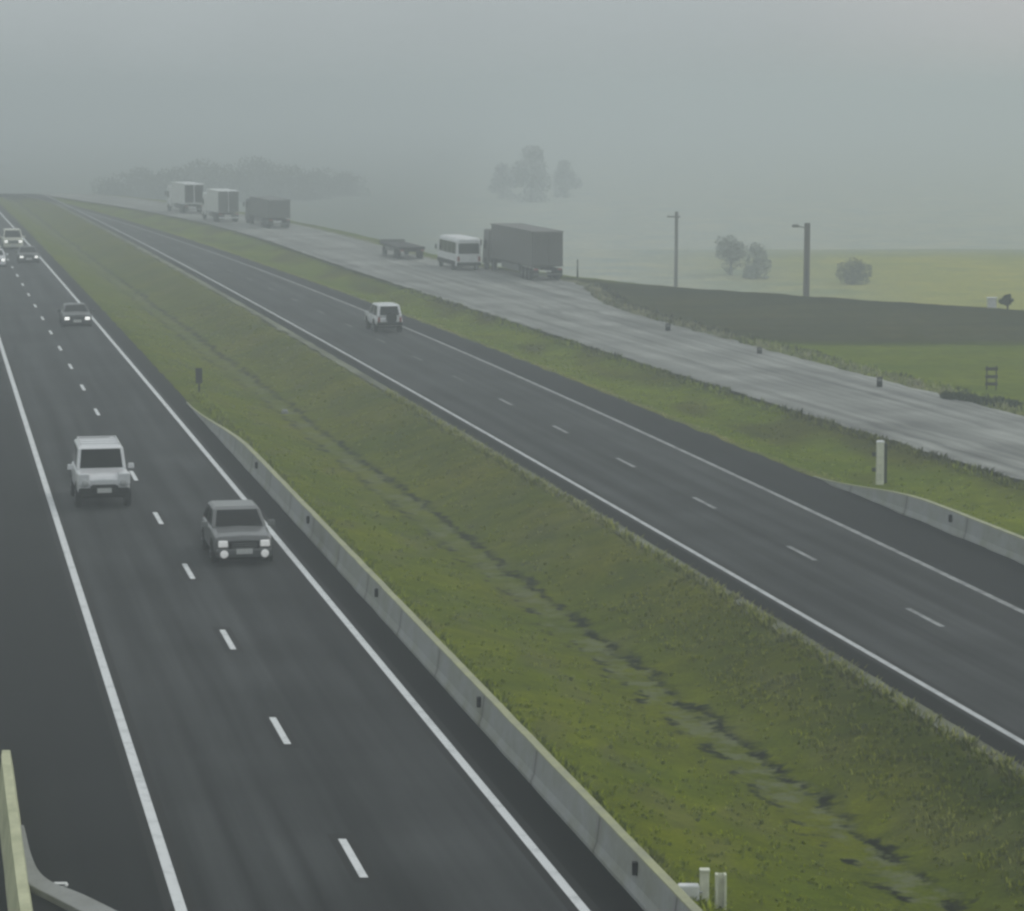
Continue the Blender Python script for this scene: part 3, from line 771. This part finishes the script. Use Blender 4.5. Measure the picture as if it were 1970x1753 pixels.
# ------------------------------------------------------------------ utility poles
def pole(px, d, ztop, r, label, lamp):
    x = at_depth(px, d); z0 = gz(x, d)
    p = empty('utility_pole', (x, d, z0)); hh = ztop - z0
    MB().tube((0, 0, -.5), (.05, 0, hh), r, r * .85, 12).build('pole_shaft', M['wood'], p, smooth=False)
    if lamp:
        b = MB(); b.tube((0, 0, hh - .45), (-.85, 0, hh - .25), .05, .05, 8); b.build('lamp_arm', M['truck_grey'], p)
        MB().box(-1.0, 0, hh - .24, .62, .34, .26, .8, .8).build('lamp_head', M['truck_mid'], p, bevel=.04)
        MB().box(0, -r, hh * .52, .12, .12, 1.3).build('conduit', M['dark'], p)
    else:
        MB().box(-.25, 0, hh - .55, 1.4, .12, .14).build('crossarm', M['wood'], p)
        for q in (-.85, -.3, .35): MB().lathe((q, 0, hh - .48), (0, 0, 1), [(.03, 0), (.06, .08), (.04, .16), (.05, .22)], 8).build('insulator', M['plate'], p)
    tag(p, label, 'utility pole')
pole(1551, 262, H - (427 - YH) * 262 / F, .30, 'thick dark utility pole with a small lamp arm right of the hazy trees', True)
pole(1300, 318, H - (405 - YH) * 318 / F, .20, 'thin pale utility pole with a crossarm fading in the fog', False)
x = at_depth(1111, 246)
sp_ = empty('snow_pole', (x, 246, gz(x, 246)))
MB().tube((0, 0, -.2), (0, 0, 1.5), .09, .03, 8).build('post', M['dark'], sp_); MB().box(0, 0, 1.35, .12, .1, .25).build('reflector', M['truck_mid'], sp_)
tag(sp_, 'tiny dark pointed post just right of the big grey lorry', 'marker post')

# ------------------------------------------------------------------ vehicles (local: +y forward, z up, origin on the road under the middle)
def wheel(root, x, y, r, wd, mirror):
    s = 1 if x > 0 else -1
    e = MB().lathe((x, y, r), (s, 0, 0), [(r * .62, -wd / 2), (r * .93, -wd / 2), (r, -wd / 2 + .04), (r, wd / 2 - .04), (r * .93, wd / 2), (r * .62, wd / 2)], 24).build('wheel', M['black'], root, smooth=False)
    MB().lathe((x, y, r), (s, 0, 0), [(r * .60, wd / 2 - .04), (r * .58, wd / 2 + .004), (r * .22, wd / 2 - .03), (r * .12, wd / 2 + .01)], 18).build('rim', M['rim'], e)
    return e

def inset(q, a, off):
    """shrink a quad towards its centre by factor per edge and push it out along its normal"""
    P = [Vector(p) for p in q]; c = sum(P, Vector()) / 4; n = (P[1] - P[0]).cross(P[3] - P[0]).normalized()
    return [c + (p - c) * a + n * off for p in P]

def car(name, L, W, hood_z, belt_z, roof_z, cab, paint, roofp, label, lamps='lamp', facing='front', boxy=.8, clear=.34, fogs=False, whr=.37, bullbar=False, group=None, tailspare=False, openbed=False):
    """cab = (rear base y, rear roof y, front roof y, front base y)"""
    root = empty(name, (0, 0, 0)); hw = W / 2
    st = [(-L / 2, .90, .62), (-L / 2 + .10, .97, .92), (-L / 2 + .55, 1.0, 1.0), (0, 1.0, 1.0), (cab[3] - .1, 1.0, 1.0), (L / 2 - .5, .985, None), (L / 2 - .12, .95, None), (L / 2, .88, None)]
    rs = []
    for i, (yy, wk, zk) in enumerate(st):
        ww = hw * wk
        if zk is None: zt = {5: hood_z - .015, 6: hood_z - .07, 7: hood_z - .20}[i]
        elif yy >= cab[3] - .11: zt = belt_z
        else: zt = belt_z * (zk if zk > .9 else .82)
        zb = clear + (.10 if i in (0, 7) else 0)
        rs.append([(-ww * .90, yy, zb), (-ww, yy, zb + .14), (-ww, yy, zt - .22), (-ww * .965, yy, zt - .06), (-ww * .84, yy, zt), (0, yy, zt + .035),
                   (ww * .84, yy, zt), (ww * .965, yy, zt - .06), (ww, yy, zt - .22), (ww, yy, zb + .14), (ww * .90, yy, zb)])
    MB().rings(rs).build('body', paint, root, smooth=False, bevel=.03)
    # greenhouse
    wb = hw * .93; wr = hw * (.70 + .14 * boxy); rb, rr, fr, fb = cab; zb = belt_z - .02
    lo = [(-wb, rb, zb), (wb, rb, zb), (wb, fb, zb), (-wb, fb, zb)]; hi = [(-wr, rr, roof_z - .05), (wr, rr, roof_z - .05), (wr, fr, roof_z - .05), (-wr, fr, roof_z - .05)]
    MB().hexa(lo, hi).build('cabin', paint, root, bevel=.05, seg=3)
    g = wr - .03
    MB().hexa([(-wr, rr + .02, roof_z - .07), (wr, rr + .02, roof_z - .07), (wr, fr - .04, roof_z - .07), (-wr, fr - .04, roof_z - .07)],
              [(-g * .92, rr + .14, roof_z), (g * .92, rr + .14, roof_z), (g * .92, fr - .2, roof_z), (-g * .92, fr - .2, roof_z)]).build('roof', roofp, root, bevel=.03)
    V = [Vector(p) for p in lo]; U = [Vector(p) for p in hi]
    fs = inset([V[2], V[3], U[3], U[2]], .86, .012); MB().quad(*fs).build('windscreen', M['glass'], root, fix=False)
    bs = inset([V[0], V[1], U[1], U[0]], .78, .012); MB().quad(*bs).build('rear_window', M['glass'], root, fix=False)
    for s in (0, 1):
        q = [V[1], V[2], U[2], U[1]] if s == 0 else [V[3], V[0], U[0], U[3]]
        P = inset(q, .84, .012)
        m0 = P[0].lerp(P[1], .49); m1 = P[3].lerp(P[2], .49); m2 = P[0].lerp(P[1], .53); m3 = P[3].lerp(P[2], .53)
        MB().quad(P[0], m0, m1, P[3]).build('side_window', M['glass'], root, fix=False)
        MB().quad(m2, P[1], P[2], m3).build('side_window', M['glass'], root, fix=False)
    # wheels and arches
    for yy in (L / 2 - .88, -L / 2 + .95):
        for s in (-1, 1):
            MB().lathe((s * (hw - .10), yy, whr + .02), (s, 0, 0), [(whr + .085, 0), (whr + .085, .112), (whr + .03, .118)], 20).build('wheel_arch', M['dark'], root)
            wheel(root, s * (hw - .09), yy, whr, .24, s)
    MB().box(0, 0, clear - .06, W * .78, L * .86, .16).build('underbody', M['black'], root)
    # front
    yf = L / 2; zf = hood_z - .20
    MB().box(0, yf + .02, clear + .14, W * .94, .20, .26).build('front_bumper', M['dark'] if bullbar else paint, root, bevel=.05)
    if bullbar: MB().box(0, yf + .03, zf - .26, W * .44, .12, .22).build('grille', M['dark'], root, bevel=.02)
    else: MB().box(0, yf - .01, zf - .13, W * .50, .10, .26).build('grille', M['dark'], root, bevel=.02)
    for k in range(3): MB().box(0, yf + (.095 if bullbar else .045), zf - (.33 if bullbar else .21) + .07 * k, W * .42, .02, .018).build('grille_bar', M['chrome'] if not bullbar else M['dark'], root)
    for s in (-1, 1):
        (MB().lathe((s * hw * .70, yf + .02, zf - .08), (0, 1, 0), [(.12, 0), (.125, .085), (.09, .105), (.04, .115)], 16) if bullbar else MB().box(s * hw * .70, yf - .02, zf - .09, .32, .16, .21, .92, .9)).build('headlight', M[lamps], root, bevel=0 if bullbar else .04, seg=3)
        if fogs: MB().lathe((s * hw * .68, yf + .10, clear + .12), (0, 1, 0), [(.12, 0), (.13, .03), (.06, .05)], 14).build('fog_light', M['lamp'], root)
        MB().box(s * (hw + .13), cab[3] - .35, belt_z + .06, .24, .12, .20, .85, .8).build('mirror', roofp, root, bevel=.03)
        MB().box(s * hw * .80, -L / 2 - .005, belt_z - .22, .15, .06, .30).build('tail_light', M['tail'], root, bevel=.02)
    MB().box(0, yf + (.215 if bullbar else .135), clear + .20, .52, .02, .17).build('number_plate', M['plate'], root)
    if bullbar:
        b = MB()
        for zz in (clear + .18, clear + .34): b.tube((-hw * .48, yf + .17, zz), (hw * .48, yf + .17, zz), .035, n=8)
        for xx in (-.48, 0.0, .48): b.tube((hw * xx, yf + .17, clear + .16), (hw * xx, yf + .16, clear + .36), .032, n=8)
        b.build('bull_bar', M['dark'], root)
        for s in (-1, 1): MB().box(s * hw * .74, yf - .20, hood_z - .16, W * .22, .54, .46).build('wing', paint, root, bevel=.06, seg=3)
        b = MB()
        for s in (-1, 1): b.tube((s * wr * .86, rr + .2, roof_z + .06), (s * wr * .86, fr - .3, roof_z + .06), .025, n=8)
        for k in range(4): yy = rr + .3 + (fr - rr - .7) * k / 3; b.tube((-wr * .86, yy, roof_z + .06), (wr * .86, yy, roof_z + .06), .018, n=6)
        b.build('roof_rack', M['white_car'], root)
    # rear
    MB().box(0, -L / 2 - .04, clear + .14, W * .94, .18, .22).build('rear_bumper', M['dark'], root, bevel=.04)
    MB().box(0, -L / 2 - .012, belt_z - .34, .50, .02, .13).build('number_plate', M['plate'], root)
    if tailspare:
        MB().lathe((0.1, -L / 2 - .02, belt_z - .12), (0, -1, 0), [(.33, 0), (.35, .05), (.33, .16), (.12, .18)], 20).build('spare_wheel', M['black'], root)
    tag(root, label, 'car', group)
    return root

def place(o, px, py, fn, front, L, z=0.0):
    """px,py: where the end facing the camera meets the road"""
    x, y = gp(px, py, z)
    m = slope(fn, y); d = Vector((m, 1, 0)).normalized()
    o.location = (x + d.x * L / 2, y + d.y * L / 2, z)
    if front: d = -d
    o.rotation_euler = (0, 0, math.atan2(-d.x, d.y))

G1 = 'vehicles coming towards the camera on the left carriageway'
c1 = car('off_roader', 4.95, 1.96, 1.24, 1.27, 2.08, (-2.40, -2.28, .62, .90), M['white_car'], M['white_car'],
         'white boxy off-roader with a dark bull bar in the near left lane', lamps='lamp_dim', boxy=1.0, clear=.50, whr=.41, bullbar=True, group=G1)
place(c1, 201, 979, L1, True, 4.95)
c2 = car('estate_car', 4.65, 1.92, .98, 1.04, 1.58, (-2.15, -1.7, .15, .95), M['grey_car'], M['silver_roof'],
         'dark grey car with four bright front lamps beside the white off-roader', lamps='lamp', boxy=.6, clear=.26, whr=.34, fogs=True, group=G1)
place(c2, 470, 1087, L3, True, 4.65)
c3 = car('saloon_car', 4.55, 1.86, .86, .92, 1.36, (-1.85, -1.1, .1, .95), M['black_car'], M['black_car'],
         'black car with headlights lit, alone on the line ahead of the hazy group', lamps='lamp_far', boxy=.3, clear=.22, whr=.33, group=G1)
place(c3, 149, 630, L3, True, 4.55)
c4 = car('saloon_car', 4.5, 1.84, .86, .92, 1.40, (-1.85, -1.1, .1, .95), M['black_car'], M['grey_car'],
         'small hazy dark car with lit headlights in front of an off-white van', lamps='lamp_far', boxy=.3, clear=.22, whr=.33, group=G1)
place(c4, 56, 507, L3, True, 4.5)
c5 = car('people_carrier', 4.8, 1.95, 1.15, 1.18, 1.95, (-2.3, -2.1, .6, 1.3), M['cream_car'], M['cream_car'],
         'off-white hazy van following the dark car at the upper left edge', lamps='lamp_far', boxy=.9, clear=.28, whr=.35, group=G1)
place(c5, 26, 482, L3, True, 4.8)
c6 = car('hatchback_car', 4.2, 1.8, .95, 1.0, 1.48, (-2.0, -1.7, .2, 1.0), M['white_car'], M['white_car'],
         'white car cut off by the left edge of the picture, beside the hazy dark car', lamps='lamp_far', boxy=.5, clear=.22, whr=.32, group=G1)
place(c6, -8, 515, L1, True, 4.2)
c7 = car('sport_utility_car', 4.5, 1.72, 1.02, 1.06, 1.78, (-2.2, -1.95, .3, .95), M['white_car'], M['white_car'],
         'white car seen from behind, alone on the right carriageway', lamps='lamp_dim', boxy=.7, clear=.45, whr=.38, tailspare=True)
place(c7, 750, 641, R3, False, 4.5, .055)
G2 = None

def lorry(name, L, W, Ht, side, rear, label, cabmat, cablen=2.3, cabh=3.2, frame=None, gapc=.9, cat='lorry', group=None, open_rear=False):
    """rigid or articulated lorry, +y forward: box behind, cab in front"""
    root = empty(name, (0, 0, 0)); hw = W / 2; z0 = 1.15
    yb0 = -L / 2; yb1 = L / 2 - cablen - gapc
    MB().box(0, (yb0 + yb1) / 2, (z0 + Ht) / 2, W, yb1 - yb0, Ht - z0, .97, .985).build('cargo_box', side, root, bevel=.16, seg=4)
    for s in (-1, 1):
        if open_rear:
            MB().box(s * hw * .5, yb0 - .015, (z0 + Ht) / 2, W * .44, .03, (Ht - z0) * .84).build('rear_opening', rear, root)
        else:
            MB().box(s * hw * .5, yb0 - .02, (z0 + Ht) / 2, W * .46, .04, (Ht - z0) * .93).build('rear_door', rear, root, bevel=.015)
        MB().box(s * hw * .78, yb0 - .02, .95, .34, .06, .14).build('tail_light', M['tail'], root)
        for zz in (z0 + .06, Ht - .06): MB().box(s * (hw + .012), (yb0 + yb1) / 2, zz, .03, yb1 - yb0 - .02, .10).build('side_rail', frame or side, root)
        MB().box(s * (hw - .05), (yb0 + yb1) / 2 + .4, .78, .05, (yb1 - yb0) * .42, .5).build('side_guard', M['truck_mid'], root)
        MB().box(s * (hw - .3), yb0 + .08, .62, .5, .03, .55).build('mudflap', M['black'], root)
    MB().box(0, yb0 - .02, .55, W * .92, .10, .14).build('underrun_bar', frame or M['truck_mid'], root)
    MB().box(0, (yb0 + L / 2 - .3) / 2, 1.0, .85, L - .6, .26).build('chassis', M['truck_dark'], root)
    MB().box(0, yb0 - .09, .80, .50, .02, .12).build('number_plate', M['plate'], root)
    ax = [yb0 + 1.3, yb0 + 2.6, L / 2 - 1.3] + ([yb0 + 3.9, L / 2 - cablen - 1.6] if L > 14 else [])
    for yy in ax:
        for s in (-1, 1): wheel(root, s * (hw - .17), yy, .5, .32, s)
    yc = L / 2 - cablen / 2
    MB().hexa([(-hw * .97, yc - cablen / 2, .55), (hw * .97, yc - cablen / 2, .55), (hw * .97, yc + cablen / 2, .55), (-hw * .97, yc + cablen / 2, .55)],
              [(-hw * .90, yc - cablen / 2, cabh), (hw * .90, yc - cablen / 2, cabh), (hw * .90, yc + cablen / 2 - .35, cabh), (-hw * .90, yc + cablen / 2 - .35, cabh)]).build('cab', cabmat, root, bevel=.12, seg=3)
    yf = L / 2
    MB().hexa([(-hw * .82, yf - .16, 1.75), (hw * .82, yf - .16, 1.75), (hw * .82, yf - .10, 1.75), (-hw * .82, yf - .10, 1.75)],
              [(-hw * .78, yf - .33, 2.7), (hw * .78, yf - .33, 2.7), (hw * .78, yf - .26, 2.7), (-hw * .78, yf - .26, 2.7)]).build('windscreen', M['glass'], root)
    for s in (-1, 1):
        MB().box(s * hw * .945, yc + .25, 2.1, .06, .95, .75).build('side_window', M['glass'], root)
        MB().box(s * (hw + .12), yf - .25, 2.2, .16, .12, .55).build('mirror', M['dark'], root, bevel=.03)
        MB().box(s * hw * .75, yf - .01, .95, .34, .08, .2).build('headlight', M['lamp_dim'], root)
    MB().box(0, yf - .0, .62, W * .95, .18, .35).build('front_bumper', M['dark'], root, bevel=.05)
    tag(root, label, cat, group); return root

G3 = 'lorries queuing on the service road'
t1 = lorry('box_lorry', 11.5, 2.5, 3.75, M['truck_white'], M['truck_dark'], 'white lorry with a dark open rear, farthest of the hazy lorry queue', M['truck_white'], group=G3, open_rear=True)
place(t1, 374, 411, T1, False, 11.5, .05)
t2 = lorry('box_lorry', 11.0, 2.5, 3.7, M['truck_white'], M['truck_mid'], 'white lorry with a white-framed grey rear, second of the hazy lorry queue', M['truck_white'], group=G3, frame=M['truck_white'])
place(t2, 440, 428, T1, False, 11.0, .05)
t3 = lorry('box_lorry', 15.5, 2.5, 3.2, M['truck_mid'], M['truck_mid'], 'low grey lorry behind the two white ones in the fog', M['truck_mid'], cabh=2.9, group=G3)
place(t3, 538, 440, T1, False, 15.5, .05)
t4 = lorry('articulated_lorry', 19.0, 2.55, 4.0, M['truck_grey'], M['truck_grey'], 'big dark grey articulated lorry looming out of the fog behind a white minibus', M['truck_grey'], cablen=2.6, cabh=3.4, group=G3)
place(t4, 1054, 541, T1, False, 19.0, .05)

def minibus():
    L, W, Ht = 8.4, 2.2, 2.75; hw = W / 2
    root = empty('minibus', (0, 0, 0))
    rs = []
    for yy, k, zt in ((-L / 2, .94, Ht - .12), (-L / 2 + .2, 1, Ht), (L / 2 - 1.2, 1, Ht), (L / 2 - .3, .97, Ht - .35), (L / 2, .9, 1.35)):
        ww = hw * k
        rs.append([(-ww, yy, .4), (-ww, yy, min(1.25, zt - .1)), (-ww * .95, yy, max(zt - .22, 1.3)), (-ww * .8, yy, zt), (ww * .8, yy, zt), (ww * .95, yy, max(zt - .22, 1.3)), (ww, yy, min(1.25, zt - .1)), (ww, yy, .4)])
    MB().rings(rs).build('body', M['truck_white'], root, bevel=.06)
    for s in (-1, 1):
        for k in range(4):
            yy = -L / 2 + 1.1 + 1.75 * k
            MB().hexa([(s * (hw + .004), yy - .80, 1.42), (s * (hw + .012), yy - .80, 1.42), (s * (hw + .012), yy + .80, 1.42), (s * (hw + .004), yy + .80, 1.42)],
                      [(s * (hw * .95 - .01), yy - .80, 2.38), (s * (hw * .95 + .03), yy - .80, 2.38), (s * (hw * .95 + .03), yy + .80, 2.38), (s * (hw * .95 - .01), yy + .80, 2.38)]).build('side_window', M['glass'], root)
        MB().box(s * (hw + .01), 0, .62, .03, L * .9, .36).build('skirt', M['dark'], root)
        for yy in (-L / 2 + 1.7, L / 2 - 1.4): wheel(root, s * (hw - .12), yy, .42, .28, s)
        MB().box(s * hw * .82, -L / 2 - .01, 1.0, .2, .06, .4).build('tail_light', M['tail'], root)
        MB().box(s * (hw + .18), L / 2 - .6, 1.7, .14, .1, .4).build('mirror', M['dark'], root)
    MB().box(0, -L / 2 - .005, 1.88, W * .80, .05, .86).build('rear_window', M['glass'], root)
    MB().box(0, L / 2 - .12, 1.7, W * .8, .05, .6).build('windscreen', M['glass'], root)
    MB().box(0, -L / 2 - .05, .55, W * .95, .16, .30).build('rear_bumper', M['dark'], root, bevel=.04)
    tag(root, 'white minibus with a dark window band in front of the big grey lorry', 'minibus', G3); return root
mb = minibus(); place(mb, 902, 521, T1, False, 8.4, .05)

def flatbed():
    L, W = 10.0, 2.4; hw = W / 2
    root = empty('flatbed_trailer', (0, 0, 0))
    MB().box(0, 0, 1.05, W, L, .22).build('deck', M['truck_dark'], root, bevel=.03)
    MB().box(0, 0, .82, .9, L * .95, .26).build('chassis', M['truck_dark'], root)
    MB().box(0, L / 2 - .05, 1.26, W, .1, .24).build('headboard', M['truck_grey'], root)
    for yy in (-L / 2 + 1.2, -L / 2 + 2.4, L / 2 - 1.8):
        for s in (-1, 1): wheel(root, s * (hw - .17), yy, .45, .3, s)
    for s in (-1, 1):
        MB().box(s * hw * .8, -L / 2 - .03, .85, .3, .06, .12).build('tail_light', M['tail'], root)
        MB().box(s * (hw - .04), .3, .8, .05, L * .4, .35).build('side_guard', M['truck_grey'], root)
    tag(root, 'low dark flatbed trailer just ahead of the white minibus in the fog', 'trailer', G3); return root
fb = flatbed(); place(fb, 793, 500, T1, False, 10.0, .05)

# ------------------------------------------------------------------ render settings
scene.render.engine = 'CYCLES'
scene.view_settings.view_transform = 'Standard'; scene.view_settings.look = 'None'
scene.view_settings.exposure = 0.05; scene.view_settings.gamma = 1.0; scene.view_settings.use_curve_mapping = False
scene.cycles.use_denoising = True
scene.cycles.volume_bounces = 1
scene.cycles.max_bounces = 6
scene.cycles.filter_width = 2.6
scene.render.resolution_x = 1024; scene.render.resolution_y = 911
